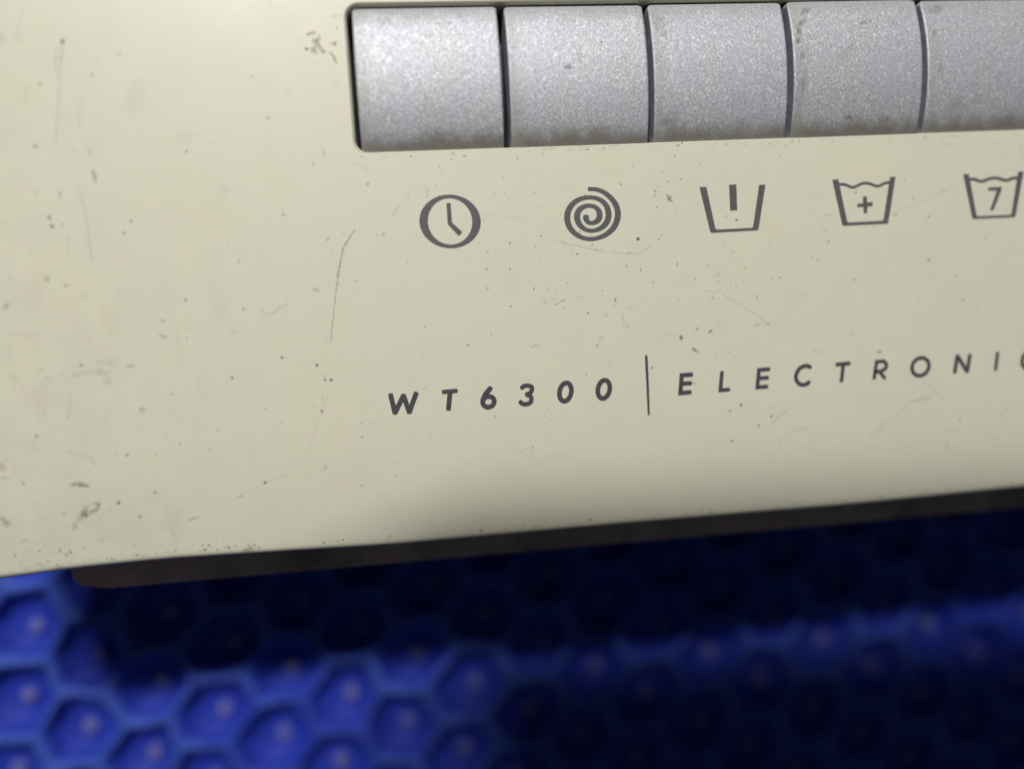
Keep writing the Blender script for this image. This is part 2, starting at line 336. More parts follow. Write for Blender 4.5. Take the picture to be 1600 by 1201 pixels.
 ('washtub_symbol', [('p',[(76.319,-7.142),(77.901,-14.721),(85.807,-14.727),(86.015,-14.556),(87.436,-7.064),(86.45,-7.069),(85.152,-13.991),(84.943,-14.192),(78.958,-14.202),(78.749,-14.004),(77.379,-7.099)]),('b',[(77.379,-7.962),(77.84,-7.949),(78.384,-7.97),(78.731,-8.085),(79.049,-8.235),(79.429,-8.411),(79.826,-8.526),(80.227,-8.447),(80.616,-8.296),(80.957,-8.145),(81.297,-8.01),(81.685,-7.931),(82.086,-7.905),(82.486,-7.949),(82.871,-8.04),(83.213,-8.169),(83.542,-8.306),(83.877,-8.438),(84.214,-8.51),(84.555,-8.439),(84.897,-8.307),(85.225,-8.155),(85.581,-8.019),(86.078,-7.966),(86.489,-7.95)],0.458),('p',[(80.57,-11.21),(81.583,-11.21),(81.609,-10.081),(82.319,-10.067),(82.33,-11.074),(83.312,-11.051),(83.297,-11.722),(82.36,-11.746),(82.313,-12.815),(81.681,-12.809),(81.66,-11.78),(80.579,-11.776)]),]),
 ('washtub_symbol', [('p',[(99.529,-7.13),(101.142,-14.628),(108.842,-14.666),(109.038,-14.514),(110.584,-7.048),(109.551,-7.074),(108.271,-14.037),(108.049,-14.205),(102.109,-14.189),(101.875,-13.962),(100.572,-7.114)]),('b',[(100.561,-8.027),(100.934,-7.997),(101.389,-7.995),(101.723,-8.092),(102.04,-8.218),(102.385,-8.34),(102.737,-8.42),(103.081,-8.394),(103.437,-8.312),(103.826,-8.187),(104.226,-8.063),(104.621,-7.992),(105.016,-7.958),(105.416,-7.96),(105.804,-8.003),(106.16,-8.108),(106.505,-8.23),(106.861,-8.341),(107.207,-8.416),(107.521,-8.413),(107.824,-8.36),(108.1,-8.252),(108.442,-8.144),(109.054,-8.1),(109.589,-8.083)],0.516),('p',[(104.02,-9.515),(106.478,-9.436),(106.51,-9.949),(104.987,-13.334),(104.31,-13.321),(105.629,-10.074),(103.99,-9.977)]),]),
]
MARKS = [
 ([(-41.55,17.24),(-42.03,14.87),(-42.76,9.78),(-43.53,5.3),(-44.01,2.1)],0.255,0.4,'b'),
 ([(-41.59,17.4),(-41.61,16.89)],0.583,0.8,'b'),
 ([(-41.92,16.61),(-42.58,16.21),(-42.94,13.93),(-42.68,12.17)],0.365,0.35,'b'),
 ([(-41.52,16.6),(-41.91,15.18),(-42.39,14.4)],0.328,0.4,'b'),
 ([(-39.09,-1.59),(-39.02,-2.15),(-38.95,-3.03)],0.62,0.85,'b'),
 ([(-41.45,-3.69),(-40.93,-6.49),(-40.69,-10.45),(-40.7,-14.75)],0.255,0.4,'b'),
 ([(-39.81,9.7),(-39.87,8.42),(-40.5,4.57)],0.255,0.3,'g'),
 ([(-41.97,6.87),(-41.77,5.74)],0.51,0.2,'b'),
 ([(-47.02,2.52),(-46.78,2.35)],0.583,0.5,'r'),
 ([(-45.31,11.28),(-45.26,11.15)],0.365,0.4,'b'),
 ([(-39.57,1.88),(-39.32,0.96)],0.437,0.45,'g'),
 ([(-37.97,12.48),(-37.92,12.35)],0.365,0.5,'g'),
 ([(-44.2,-4.13),(-44.07,-5.38)],0.365,0.5,'g'),
 ([(-46.01,-7.75),(-45.85,-8.08)],0.51,0.6,'g'),
 ([(-45.83,-9.07),(-45.54,-9.37)],0.547,0.7,'b'),
 ([(-44.44,-9.03),(-44.29,-9.13)],0.365,0.4,'g'),
 ([(-49.87,18.5),(-49.82,16.92)],1.094,0.35,'r'),
 ([(-47.4,18.77),(-47.99,16.89)],1.24,0.25,'g'),
 ([(-46.4,22.52),(-47.84,17.51)],0.51,0.18,'g'),
 ([(-6.44,17.52),(-5.52,17.86)],0.583,0.85,'b'),
 ([(-4.71,17.19),(-5.44,16.32)],0.51,0.7,'b'),
 ([(-5.96,15.24),(-5.49,15.66),(-5.42,14.87)],0.729,0.8,'b'),
 ([(-4.93,15.65),(-4.28,14.98)],0.656,0.75,'b'),
 ([(-6.9,15.49),(-6.71,15.36)],0.437,0.7,'b'),
 ([(-3.13,16.08),(-2.2,16.48)],0.656,0.4,'b'),
 ([(-3.35,14.96),(-2.88,14.19),(-2.54,13.29)],0.437,0.7,'b'),
 ([(-5.68,16.72),(-4.9,16.04)],1.094,0.3,'b'),
 ([(-2.94,19.94),(-1.4,20.41)],0.51,0.3,'g'),
 ([(-23.1,9.91),(-22.66,9.41)],0.292,0.4,'g'),
 ([(-22.29,2.52),(-21.42,1.99)],0.255,0.3,'g'),
 ([(-7.24,-1.16),(-7.05,-1.77)],0.328,0.5,'g'),
 ([(-5.59,0.63),(-5.32,-0.29)],0.401,0.5,'g'),
 ([(-20.59,-4.17),(-20.81,-6)],0.948,0.2,'b'),
 ([(-1.36,-11.5),(-2.55,-12.88),(-3.7,-14.54),(-4.41,-17.6)],0.255,0.6,'b'),
 ([(-11.81,22.35),(-11.4,21.38)],0.437,0.25,'g'),
 ([(-34.48,-8.91),(-34.39,-9.01)],0.401,0.5,'g'),
 ([(-35.83,-10.67),(-35.65,-10.75)],0.437,0.5,'g'),
 ([(-25.66,1.08),(-25.49,0.88)],0.365,0.5,'g'),
 ([(-5.97,-13.06),(-5.61,-12.74)],0.437,0.6,'g'),
 ([(-12.2,-8.88),(-12.18,-9.05)],0.365,0.5,'g'),
 ([(-33.92,15.33),(-33.81,15.2)],0.328,0.4,'g'),
 ([(-43.68,-10.31),(-43.86,-13.93)],0.292,0.25,'g'),
 ([(-13.35,5.54),(-13.2,5.43)],0.437,0.3,'g'),
 ([(-2.97,10.72),(-2.91,9.39)],0.437,0.25,'b'),
 ([(-4.11,-15.82),(-4.67,-18.37),(-5.5,-22.47),(-6.1,-25.9),(-6.72,-29.07)],0.219,0.6,'b'),
 ([(-4.71,-18.02),(-4.66,-18.65)],0.474,0.5,'b'),
 ([(-47.13,-47.98),(-45.67,-47.89),(-44.32,-48.38)],0.62,0.75,'b'),
 ([(-46.02,-48.14),(-44.52,-48.44)],0.583,0.6,'b'),
 ([(-44.02,-51.02),(-43.24,-51.36),(-43.7,-52.09),(-44.64,-52.36)],0.583,0.55,'d'),
 ([(-44.69,-51.13),(-45.81,-52.6),(-46.77,-54.09)],0.729,0.5,'d'),
 ([(-45.29,-52.3),(-45.63,-53.14)],0.948,0.4,'d'),
 ([(-41.54,-30.58),(-40.36,-31.67),(-39.89,-33.58)],1.24,0.35,'r'),
 ([(-45.48,-31.5),(-41.59,-31.08),(-39.35,-31.33)],0.583,0.3,'b'),
 ([(-41.8,-29.88),(-38.23,-29.77)],0.948,0.2,'b'),
 ([(-37.17,-30.59),(-36.1,-30.52)],0.51,0.55,'g'),
 ([(-31.97,-26.15),(-31.16,-26.54)],0.547,0.5,'g'),
 ([(-12.46,-22.43),(-13.67,-22.88),(-14.64,-23.58),(-16.8,-24.18)],0.51,0.3,'g'),
 ([(-9.08,-32.13),(-8.89,-32.36)],0.51,0.8,'g'),
 ([(-10.45,-31.38),(-9.39,-31.8)],0.219,0.4,'g'),
 ([(-8.51,-20.41),(-7.99,-20.78)],0.51,0.6,'g'),
 ([(-8.59,-36.87),(-8.5,-38.42)],0.219,0.5,'b'),
 ([(-8.95,-39.38),(-8.62,-39.55)],0.474,0.6,'g'),
 ([(-7.95,-34.45),(-7.83,-34.63)],0.401,0.6,'g'),
 ([(-7.11,-34.58),(-6.87,-34.7)],0.437,0.6,'g'),
 ([(-7.04,-35.99),(-7.86,-37.69),(-9.3,-40.77),(-10.35,-43.17),(-11.48,-46.64),(-12.85,-48.73)],0.365,0.12,'g'),
 ([(-12.68,-48.75),(-15.98,-49.3),(-18.44,-50.06),(-22.34,-51.97),(-24.82,-53.29)],0.328,0.15,'g'),
 ([(-22.68,-52.05),(-21.99,-51.83)],0.51,0.4,'g'),
 ([(-8,-48.52),(-11.12,-48.62)],0.292,0.12,'g'),
 ([(-9.11,-48.61),(-8.73,-48.14)],0.328,0.5,'g'),
 ([(-30.52,-54.99),(-28.99,-54.7)],0.51,0.4,'g'),
 ([(-54.23,-21.25),(-53.39,-20.64),(-52.38,-20.04)],0.583,0.5,'b'),
 ([(-51.5,-40.42),(-51.64,-41.78),(-50.51,-43.23)],0.437,0.25,'g'),
 ([(-53.65,-24.61),(-49,-25.32)],0.51,0.25,'g'),
 ([(-47.24,-42.63),(-43.85,-44.27),(-42.53,-45.76)],0.729,0.22,'g'),
 ([(-56.87,-46.15),(-55.61,-46.25)],0.656,0.4,'g'),
 ([(-53.96,-47.24),(-53.54,-47.18)],0.474,0.4,'g'),
 ([(-35.09,-50.3),(-34.64,-50.13)],0.583,0.3,'g'),
 ([(-40.61,-51.24),(-40.24,-51.48)],0.583,0.4,'g'),
 ([(-51.15,-40.11),(-51.04,-40.32)],0.437,0.5,'g'),
 ([(-49.01,-31.61),(-48.22,-31.66)],0.583,0.45,'g'),
 ([(-49.83,-30.37),(-49.05,-30.49)],0.437,0.4,'g'),
 ([(-45.39,-33.72),(-46.42,-38.58)],0.328,0.3,'g'),
 ([(-53.36,-30.81),(-52.99,-31.85)],0.729,0.25,'g'),
 ([(-36,-37.1),(-35.05,-37.52)],1.094,0.18,'g'),
 ([(-21.49,-26.2),(-20.66,-26.32)],0.437,0.4,'g'),
 ([(-19.36,-22.73),(-19.28,-23)],0.365,0.5,'g'),
 ([(-27.77,-21),(-27.65,-21.14)],0.365,0.45,'g'),
 ([(-38.52,-44.1),(-38.13,-44.06)],0.437,0.45,'g'),
 ([(-18.43,-49.92),(-18.3,-50.07)],0.437,0.5,'g'),
 ([(-26.38,-44.13),(-25.87,-44.1)],0.401,0.4,'g'),
 ([(-56.5,-44.13),(-56.41,-44.82)],1.094,0.3,'r'),
 ([(-57.52,-52.28),(-56.35,-53.35)],0.875,0.6,'d'),
 ([(-52.11,-52.58),(-51.18,-52.9)],0.656,0.3,'d'),
 ([(-14.3,-30.61),(-14.14,-30.76)],0.437,0.5,'g'),
 ([(-22.09,-33.23),(-21.77,-33.42)],0.51,0.4,'g'),
 ([(-43.71,-29.76),(-43.58,-30.11)],0.401,0.5,'g'),
 ([(-47.48,-16.66),(-46.9,-17.18)],0.948,0.22,'g'),
 ([(-44.77,-17.96),(-44.65,-18.1)],0.51,0.3,'g'),
 ([(-42.37,-19.42),(-42.24,-20.1)],0.51,0.25,'g'),
 ([(-37.21,-19.03),(-37.33,-20.37)],0.437,0.2,'g'),
 ([(-31.5,-23.9),(-31.04,-24.17)],0.51,0.35,'g'),
 ([(18.12,-10.11),(23.99,-11.13),(28.46,-13.72),(31.05,-15.25)],0.141,0.25,'g'),
 ([(30.7,-15.14),(31.2,-15.39)],0.305,0.6,'b'),
 ([(31.05,-15.25),(36.02,-16.58),(38.58,-17.16),(43.31,-17.66)],0.188,0.45,'b'),
 ([(35.78,-16.52),(36.25,-16.68)],0.234,0.5,'b'),
 ([(27.19,-23.95),(27.51,-24.43),(27.15,-24.64)],0.328,0.45,'b'),
 ([(29.12,-24.93),(29.48,-24.81)],0.305,0.7,'b'),
 ([(29.97,-24.45),(30.56,-24.32)],0.305,0.7,'b'),
 ([(28.23,-24.12),(29.05,-24.01)],0.281,0.35,'b'),
 ([(29.37,-22.47),(29.21,-23.37),(28.82,-24.04)],0.164,0.25,'b'),
 ([(35.48,-31.83),(35.66,-32.03)],0.305,0.85,'b'),
 ([(36.05,-30.89),(36.54,-30.55)],0.258,0.65,'b'),
 ([(35.78,-31.39),(35.94,-31.21)],0.188,0.5,'b'),
 ([(24.78,-31.52),(25.66,-31.18)],0.281,0.55,'b'),
 ([(24.59,-30.7),(24.81,-31.06)],0.188,0.3,'g'),
 ([(40,-27.1),(40.03,-28.38)],0.234,0.5,'b'),
 ([(40.3,-28.28),(41.18,-29.85)],0.188,0.5,'b'),
 ([(41.13,-25.88),(41.69,-26.8)],0.188,0.55,'b'),
 ([(42.84,-15),(43.18,-15.31)],0.375,0.7,'g'),
 ([(22.16,-14.9),(22.3,-14.97)],0.305,0.75,'g'),
 ([(18.66,-16.01),(18.75,-16.11)],0.258,0.6,'g'),
 ([(32.94,-17.11),(33.07,-17.21)],0.281,0.7,'g'),
 ([(27.17,-14),(27.37,-14.08)],0.281,0.5,'g'),
 ([(26.23,-15.52),(26.32,-15.61)],0.258,0.4,'g'),
 ([(22.02,-18.89),(22.1,-19.01)],0.258,0.6,'g'),
 ([(18.34,-18.7),(18.4,-18.77)],0.281,0.5,'g'),
 ([(21.76,-24.79),(21.89,-24.89)],0.281,0.7,'g'),
 ([(34.28,-26.56),(34.46,-26.71)],0.375,0.6,'g'),
 ([(37.15,-26.93),(37.24,-27.01)],0.258,0.5,'g'),
 ([(18.44,-28.99),(18.48,-29.06)],0.211,0.6,'g'),
 ([(14.67,-30.55),(14.78,-30.62)],0.328,0.5,'g'),
 ([(7.94,-27.29),(8.03,-27.41)],0.305,0.4,'g'),
 ([(9.84,-5.82),(9.91,-6.49),(9.78,-7.37)],0.375,0.28,'b'),
 ([(17.38,-14.6),(18.28,-14.82)],0.211,0.35,'g'),
 ([(31.8,-16.53),(32.31,-16.63)],0.211,0.5,'g'),
 ([(29.31,-10.98),(29.47,-11.32)],0.211,0.4,'g'),
 ([(18.06,-11.09),(18.5,-11.25)],0.211,0.5,'g'),
 ([(29.17,-30.52),(30.58,-30.42)],0.328,0.25,'g'),
 ([(27.08,-9.42),(27.59,-9.39)],0.281,0.25,'b'),
 ([(40.84,-19.39),(41.08,-19.51)],0.328,0.4,'g'),
 ([(56.85,-24.84),(60.32,-27.08),(63.12,-29.05),(64.94,-30.43)],0.203,0.45,'b'),
 ([(62.37,-30.04),(63.09,-30.01)],0.305,0.35,'b'),
 ([(64.23,-30.15),(64.81,-30.25)],0.339,0.5,'b'),
 ([(86.13,-13.21),(93.6,-10.71),(99.25,-8.45)],0.237,0.3,'g'),
 ([(99.26,-8.01),(106.08,-7.06),(110.28,-6.17)],0.169,0.25,'g'),
 ([(53.7,-24.09),(55.45,-24.33),(56.95,-24.07)],0.237,0.45,'g'),
 ([(55.72,-21.97),(56.45,-21.43)],0.237,0.5,'g'),
 ([(55.86,-22.93),(56.58,-22.62)],0.203,0.5,'g'),
 ([(54.89,-25.07),(55.48,-25.55)],0.271,0.5,'g'),
 ([(54.38,-20.15),(54.73,-20.23)],0.339,0.45,'g'),
 ([(51.56,-33.39),(52.31,-33.95)],0.406,0.6,'b'),
 ([(54.31,-30.93),(54.85,-30.69)],0.406,0.6,'g'),
 ([(52.22,-30.19),(52.46,-30.34)],0.305,0.6,'g'),
 ([(71.18,-25.38),(71.14,-26.55)],0.339,0.35,'g'),
 ([(68.97,-17.04),(71.29,-15.48)],0.203,0.3,'g'),
 ([(91.6,-41.33),(93.66,-43.14),(96.31,-45.3)],0.372,0.25,'b'),
 ([(89.83,-44.92),(92.31,-44.48),(93.84,-43.98)],0.44,0.28,'b'),
 ([(83.61,-35.99),(84.36,-35.97)],0.406,0.5,'b'),
 ([(91.28,-26.89),(91.45,-27.95)],0.305,0.3,'g'),
 ([(97.92,-24.1),(98.15,-24.18)],0.372,0.5,'g'),
 ([(99.01,-28.09),(99.32,-28.18)],0.406,0.5,'g'),
 ([(100.9,-29.82),(101.86,-29.74)],0.339,0.4,'g'),
 ([(103.13,-17.77),(103.62,-18.07)],0.474,0.4,'g'),
 ([(93.06,-20.98),(93.25,-21.06)],0.406,0.5,'g'),
 ([(79.63,-23.56),(79.85,-23.67)],0.372,0.5,'g'),
 ([(68.12,-30.52),(68.66,-30.65)],0.339,0.4,'g'),
 ([(78.86,-32.75),(79.04,-32.83)],0.339,0.5,'g'),
 ([(59.41,-13.06),(59.84,-12.88)],0.339,0.8,'g'),
 ([(74.79,-12.92),(75.96,-12.77)],0.237,0.5,'g'),
 ([(74.54,-15.46),(74.91,-15.37)],0.305,0.5,'g'),
 ([(93.17,-13.96),(93.4,-13.79)],0.372,0.5,'g'),
 ([(64.95,-17.29),(65.38,-17.24)],0.271,0.45,'g'),
 ([(57.09,-16.64),(57.59,-16.47)],0.271,0.35,'g'),
 ([(60.73,-20.74),(60.97,-20.82)],0.339,0.35,'g'),
 ([(72.26,-19.34),(72.51,-19.49)],0.305,0.45,'g'),
 ([(107.04,-30.78),(107.51,-30.55)],0.474,0.3,'g'),
 ([(59.21,-43.12),(59.38,-43.34)],0.372,0.7,'g'),
 ([(57.67,-12.41),(58.1,-12.2)],0.305,0.5,'g'),
 ([(85.74,-14.15),(86.3,-13.97)],0.271,0.9,'w'),
 ([(67.34,-44.6),(65.65,-45.87),(64.12,-47.16)],0.583,0.4,'o'),
 ([(87.63,-46.58),(84.34,-48.58),(81.67,-50.49)],0.583,0.2,'o'),
 ([(93.6,-44.15),(89.29,-44.89),(87.43,-46.3)],0.328,0.3,'b'),
 ([(94.95,-50.52),(98.35,-50.54)],0.365,0.35,'b'),
 ([(68.14,-48.14),(71.51,-48.01)],0.437,0.25,'g'),
 ([(62.29,-46.95),(62.4,-47.03)],0.437,0.5,'g'),
 ([(64.49,-45.52),(64.64,-45.61)],0.401,0.5,'b'),
 ([(59.3,-43.27),(59.41,-43.35)],0.365,0.8,'g'),
 ([(57.33,-44.15),(57.6,-44.24)],0.437,0.5,'g'),
 ([(66.33,-49.15),(65.67,-51.38),(64.22,-53.55)],0.51,0.14,'g'),
 ([(108.13,-46.6),(106.65,-47.87),(105.79,-49.76)],0.401,0.22,'b'),
 ([(57.53,-49.16),(57.72,-49.33)],0.401,0.6,'g'),
 ([(95.95,-52.78),(96.24,-52.96)],0.437,0.5,'g'),
 ([(98.29,-48.43),(98.7,-48.62)],0.437,0.35,'g'),
 ([(49.46,-31.35),(49.6,-31.58)],0.547,0.9,'g'),
 ([(51.42,-33.35),(52.34,-34.14)],0.51,0.6,'b'),
 ([(54.38,-30.84),(54.73,-30.64)],0.401,0.6,'g'),
 ([(52.31,-30.2),(52.42,-30.32)],0.365,0.6,'g'),
 ([(47.75,-30.73),(48.65,-31.7)],0.328,0.4,'g'),
 ([(71.88,-34.99),(73.45,-35.47)],0.437,0.3,'b'),
 ([(83.6,-35.92),(84.2,-36.07)],0.474,0.6,'b'),
 ([(62.28,-30.13),(63.04,-30.47)],0.365,0.35,'g'),
 ([(48.17,-8.47),(48.54,-9.05),(48.99,-9.64)],0.391,0.9,'b'),
 ([(48.45,-8.76),(49,-8.5)],0.234,0.3,'b'),
 ([(48.34,-9.14),(48.75,-8.78)],0.879,0.22,'b'),
 ([(48.41,-6.48),(48.58,-6.33)],0.234,0.8,'b'),
 ([(46.7,-7.1),(46.8,-7.04)],0.215,0.6,'b'),
 ([(46.05,-8.67),(46.3,-8.3)],0.234,0.6,'b'),
 ([(47.23,-8.05),(47.27,-8.11)],0.215,0.6,'b'),
 ([(47.5,-4.7),(47.57,-4.78)],0.273,0.6,'b'),
 ([(49.62,-2.35),(49.75,-2.28)],0.273,0.4,'b'),
 ([(50.91,-0.22),(51.06,-0.51)],0.312,0.6,'b'),
 ([(52.72,-7.03),(54.04,-6.79)],0.117,0.3,'g'),
 ([(59.57,-12.98),(59.78,-12.79)],0.273,0.8,'g'),
 ([(92.44,-1.17),(92.75,-0.98),(93.25,-0.76)],0.391,0.4,'b'),
 ([(92.6,-1.37),(93.03,-1.65)],0.286,0.3,'b'),
 ([(95.53,-1.47),(96.03,-1.88),(96.38,-2.35),(97.46,-2.03)],0.365,0.35,'b'),
 ([(105.27,-2.25),(106.73,-2.2)],0.391,0.25,'b'),
 ([(109.87,-2.47),(110.23,-3.81),(110.25,-5.67)],0.234,0.35,'b'),
 ([(99.9,-2.92),(101.49,-2.71)],0.182,0.3,'b'),
 ([(90.76,-9.17),(90.9,-9.24)],0.208,0.5,'g'),
 ([(102.56,-4.49),(102.66,-4.54)],0.208,0.4,'g'),
 ([(108.89,-6.88),(109.19,-6.83)],0.234,0.45,'b'),
 ([(107.15,-4.56),(106.42,-4.6)],0.13,0.25,'b'),
 ([(28.83,-0.55),(30.39,-0.4)],0.633,0.35,'b'),
 ([(34.2,-0.4),(35.76,-0.58)],0.633,0.28,'b'),
 ([(39.44,-0.51),(40.68,-0.28)],0.563,0.25,'b'),
 ([(-0.32,-1.84),(0.91,-2.86)],0.914,0.22,'r'),
 ([(4.21,-9.9),(4.76,-9.1),(5.42,-8.3)],0.316,0.5,'b'),
 ([(9.74,-6.99),(9.97,-6.17)],0.422,0.25,'b'),
 ([(-2.7,16.24),(-2.4,15.98)],0.422,0.5,'b'),
 ([(-2.86,14.18),(-2.62,13.53)],0.352,0.5,'b'),
 ([(42.98,-15.29),(43.27,-15.17)],0.422,0.7,'b'),
 ([(6.75,-6.87),(7.1,-6.65)],0.352,0.4,'g'),
 ([(0.76,-4.99),(0.9,-4.83)],0.387,0.4,'g'),
 ([(12.14,-3.77),(12.48,-3.62)],0.316,0.35,'g'),
 ([(-1.71,-11.62),(-3.19,-13.87),(-4.02,-16.14)],0.281,0.3,'g'),
 ([(43.23,-17.62),(44.34,-16.81),(45.44,-16.34)],0.316,0.4,'b'),
 ([(29.25,-14.72),(32.67,-16.25)],0.281,0.2,'g'),
 ([(46.19,-7.61),(46.25,-7.95)],0.316,0.5,'g'),
 ([(40.56,-6.37),(40.77,-6.58)],0.422,0.3,'g'),
 ([(-44.2,-51.2),(-43.22,-51.11),(-43.64,-52.12),(-45.18,-52.86),(-46.02,-53.13)],0.656,0.5,'d'),
 ([(-57.59,-52.99),(-56.1,-53.98)],0.948,0.4,'d'),
 ([(-55.05,-56.16),(-54.41,-56.15)],0.437,0.5,'d'),
 ([(-52.82,-57.93),(-52.61,-58.05)],0.401,0.5,'d'),
 ([(-30.52,-55.02),(-28.64,-54.65)],0.365,0.4,'g'),
 ([(-44.13,-57.08),(-42.78,-56.75)],0.729,0.2,'g'),
 ([(-37.55,-53.7),(-37.4,-53.82)],0.51,0.3,'g'),
 ([(-49.01,-58.63),(-47.94,-59.33)],0.875,0.25,'d'),
 ([(-53.97,-59.74),(-52.25,-60.26)],0.583,0.4,'b'),
 ([(-51,-60.73),(-49.08,-60.98)],0.51,0.5,'b'),
 ([(-22.58,-60.84),(-21.35,-60.48)],0.802,0.75,'b'),
 ([(-33.9,-60.93),(-31.55,-60.86)],0.437,0.5,'b'),
 ([(-37.24,-60.97),(-35.91,-60.95)],0.365,0.4,'b'),
 ([(-35.07,-55.5),(-31.29,-57.97)],0.365,0.15,'g'),
 ([(-47.09,-54.09),(-47.16,-54.78)],1.094,0.2,'d'),
]

# ------------------------------------------------------------------ setting
rbox("tabletop", -420, 480, -420, 330, -86, -60.5, 2, None, BENCH)
tag(bpy.data.objects["tabletop"], label="brown bench top lying under the blue mat", kind="structure")

# ------------------------------------------------------------------ control panel
panel = bpy.data.objects.new("control_panel", None)
COL.objects.link(panel)
panel.location = (0, 0, 0)
panel.empty_display_size = .02
tag(panel, "scratched cream plastic control panel with silver push buttons, lying on the blue mat", "control panel")

# fascia: front sheet with rounded outer edge, rectangular button opening with a chamfered rim
X0, X1, Y1 = -77.0, 150.0, 46.0
OX0, OX1, OY0, OY1, OR = -0.55, 115.6, -0.05, 21.75, 1.9
def low_y(x):          # the long lower edge is not quite straight
    pts = [(x_, y_ - .25) for x_, y_ in [(-80, -61.95), (-58, -61.75), (-49, -61.2), (-35, -61.0), (-15, -61.5), (0, -61.95), (40, -61.9), (80, -62.1), (110, -61.7), (150, -61.6)]]
    for (a, ya), (b_, yb) in zip(pts, pts[1:]):
        if a <= x <= b_: return ya + (yb - ya) * (x - a) / (b_ - a)
    return pts[-1][1]

def arc(cx, cy, r, a0, a1, n):
    return [(cx + r * math.cos(math.radians(a0 + (a1 - a0) * i / n)), cy + r * math.sin(math.radians(a0 + (a1 - a0) * i / n))) for i in range(n + 1)]

def outer_loop(ins):
    R = max(9.0 - ins, .2)
    x0, x1, y1 = X0 + ins, X1 - ins, Y1 - ins
    yl = low_y(X0) + ins
    pts = arc(x0 + R, yl + R, R, 180, 270, 8)
    xs = [X0 + 9 + i * (X1 - X0 - 18) / 48 for i in range(1, 48)]
    pts += [(x, low_y(x) + ins) for x in xs]
    yr = low_y(X1) + ins
    pts += arc(x1 - R, yr + R, R, 270, 360, 8)
    pts += arc(x1 - R, y1 - R, R, 0, 90, 8)
    pts += arc(x0 + R, y1 - R, R, 90, 180, 8)
    return pts

def hole_loop(off):
    r = OR + off
    x0, x1, y0, y1 = OX0 - off, OX1 + off, OY0 - off, OY1 + off
    p = arc(x0 + r, y0 + r, r, 180, 270, 8) + arc(x1 - r, y0 + r, r, 270, 360, 8) + arc(x1 - r, y1 - r, r, 0, 90, 8) + arc(x0 + r, y1 - r, r, 90, 180, 8)
    return p

verts, faces, smooth = [], [], []
def add_loop(pts, z):
    s = len(verts)
    verts.extend((x, y, z) for x, y in pts)
    return list(range(s, s + len(pts)))
def bridge(a, b, sm=True):
    n = len(a)
    for i in range(n):
        faces.append((a[i], a[(i + 1) % n], b[(i + 1) % n], b[i])); smooth.append(sm)

er = 1.1
prof = [(er - er * math.cos(math.radians(t)) , -er + er * math.sin(math.radians(t))) for t in (0, 15, 30, 45, 60, 75, 90)]
outer = [add_loop(outer_loop(0), -7.0)] + [add_loop(outer_loop(i), z) for i, z in prof]
for a, b_ in zip(outer, outer[1:]): bridge(a, b_)
inner_in = add_loop(outer_loop(1.8), -7.0)
inner_top = add_loop(outer_loop(1.8), -2.2)
bridge(inner_top, inner_in, False); bridge(inner_in, outer[0], False)
hp = [(.36, 0.0), (.25, -.04), (.12, -.17), (.03, -.36), (0, -.6), (0, -4.5)]
holes = [add_loop(hole_loop(o), z) for o, z in hp]
for a, b_ in zip(holes, holes[1:]): bridge(b_, a)
def bend(y):            # the front sheet rolls gently backwards along its lower part
    return -.0024 * min(0.0, y + 41.0) ** 2
top, hl = outer[-1], holes[0]
YS = -40.0
low = [i for i in top if verts[i][1] < YS]          # runs left to right along the lower edge
high = [i for i in top if verts[i][1] >= YS]
ROWS = 30
prev = add_loop([(verts[i][0], YS) for i in low], 0.0)
seam = prev
for k in range(1, ROWS + 1):
    f = k / ROWS
    cur = low if k == ROWS else add_loop([(verts[i][0], YS + (verts[i][1] - YS) * f) for i in low], 0.0)
    for i in range(len(low) - 1):
        faces.append((cur[i], cur[i + 1], prev[i + 1], prev[i])); smooth.append(True)
    prev = cur
# flat face between seam, outer rim and opening
edge_line = [seam[0], seam[-1]]
idx = edge_line + high + hl[::-1]
ring = [Vector((verts[i][0], verts[i][1], 0)) for i in edge_line + high]
for t in tessellate_polygon([ring, [Vector((verts[i][0], verts[i][1], 0)) for i in hl[::-1]]]):
    ids = [idx[k] for k in t]
    a, b_, c_ = (Vector(verts[i]) for i in ids)
    if (b_ - a).cross(c_ - a).z < 0: ids = ids[::-1]
    faces.append(tuple(ids)); smooth.append(False)
verts = [(x, y, z + bend(y)) for x, y, z in verts]
fascia = link("fascia", mesh_of("fascia", verts, faces, smooth), panel, CREAM)
fascia['label'] = "cream front sheet with scratches, specks and grey printing"

# housing, tray and lower flange behind it
rbox("rear_housing", -52, 148, -57, 44, -49.9, -8.5, 1.5, panel, DARK)
rbox("button_tray", -6, 121, -5, 27, -8.2, -6.2, .3, panel, TRAY)
FL = [(-52.0, -57.5), (-52.9, -64.0), (-52.7, -65.6), (-51.4, -66.8), (-47.5, -67.6), (148, -68.2), (148, -57.5)]
def prism(name, poly, z0, z1, bev, parent, mat):
    bm = bmesh.new()
    f = bm.faces.new([bm.verts.new((x * MM, y * MM, z0 * MM)) for x, y in poly])
    r = bmesh.ops.extrude_face_region(bm, geom=[f])
    for v in r['geom']:
        if isinstance(v, bmesh.types.BMVert): v.co.z = z1 * MM
    bmesh.ops.recalc_face_normals(bm, faces=bm.faces[:])
    if bev: bmesh.ops.bevel(bm, geom=bm.edges[:], offset=bev * MM, segments=2, profile=.5, affect='EDGES')
    me = bpy.data.meshes.new(name); bm.to_mesh(me); bm.free()
    return link(name, me, parent, mat)
prism("lower_flange", FL, -12.0, -10.0, .2, panel, FLANGE)

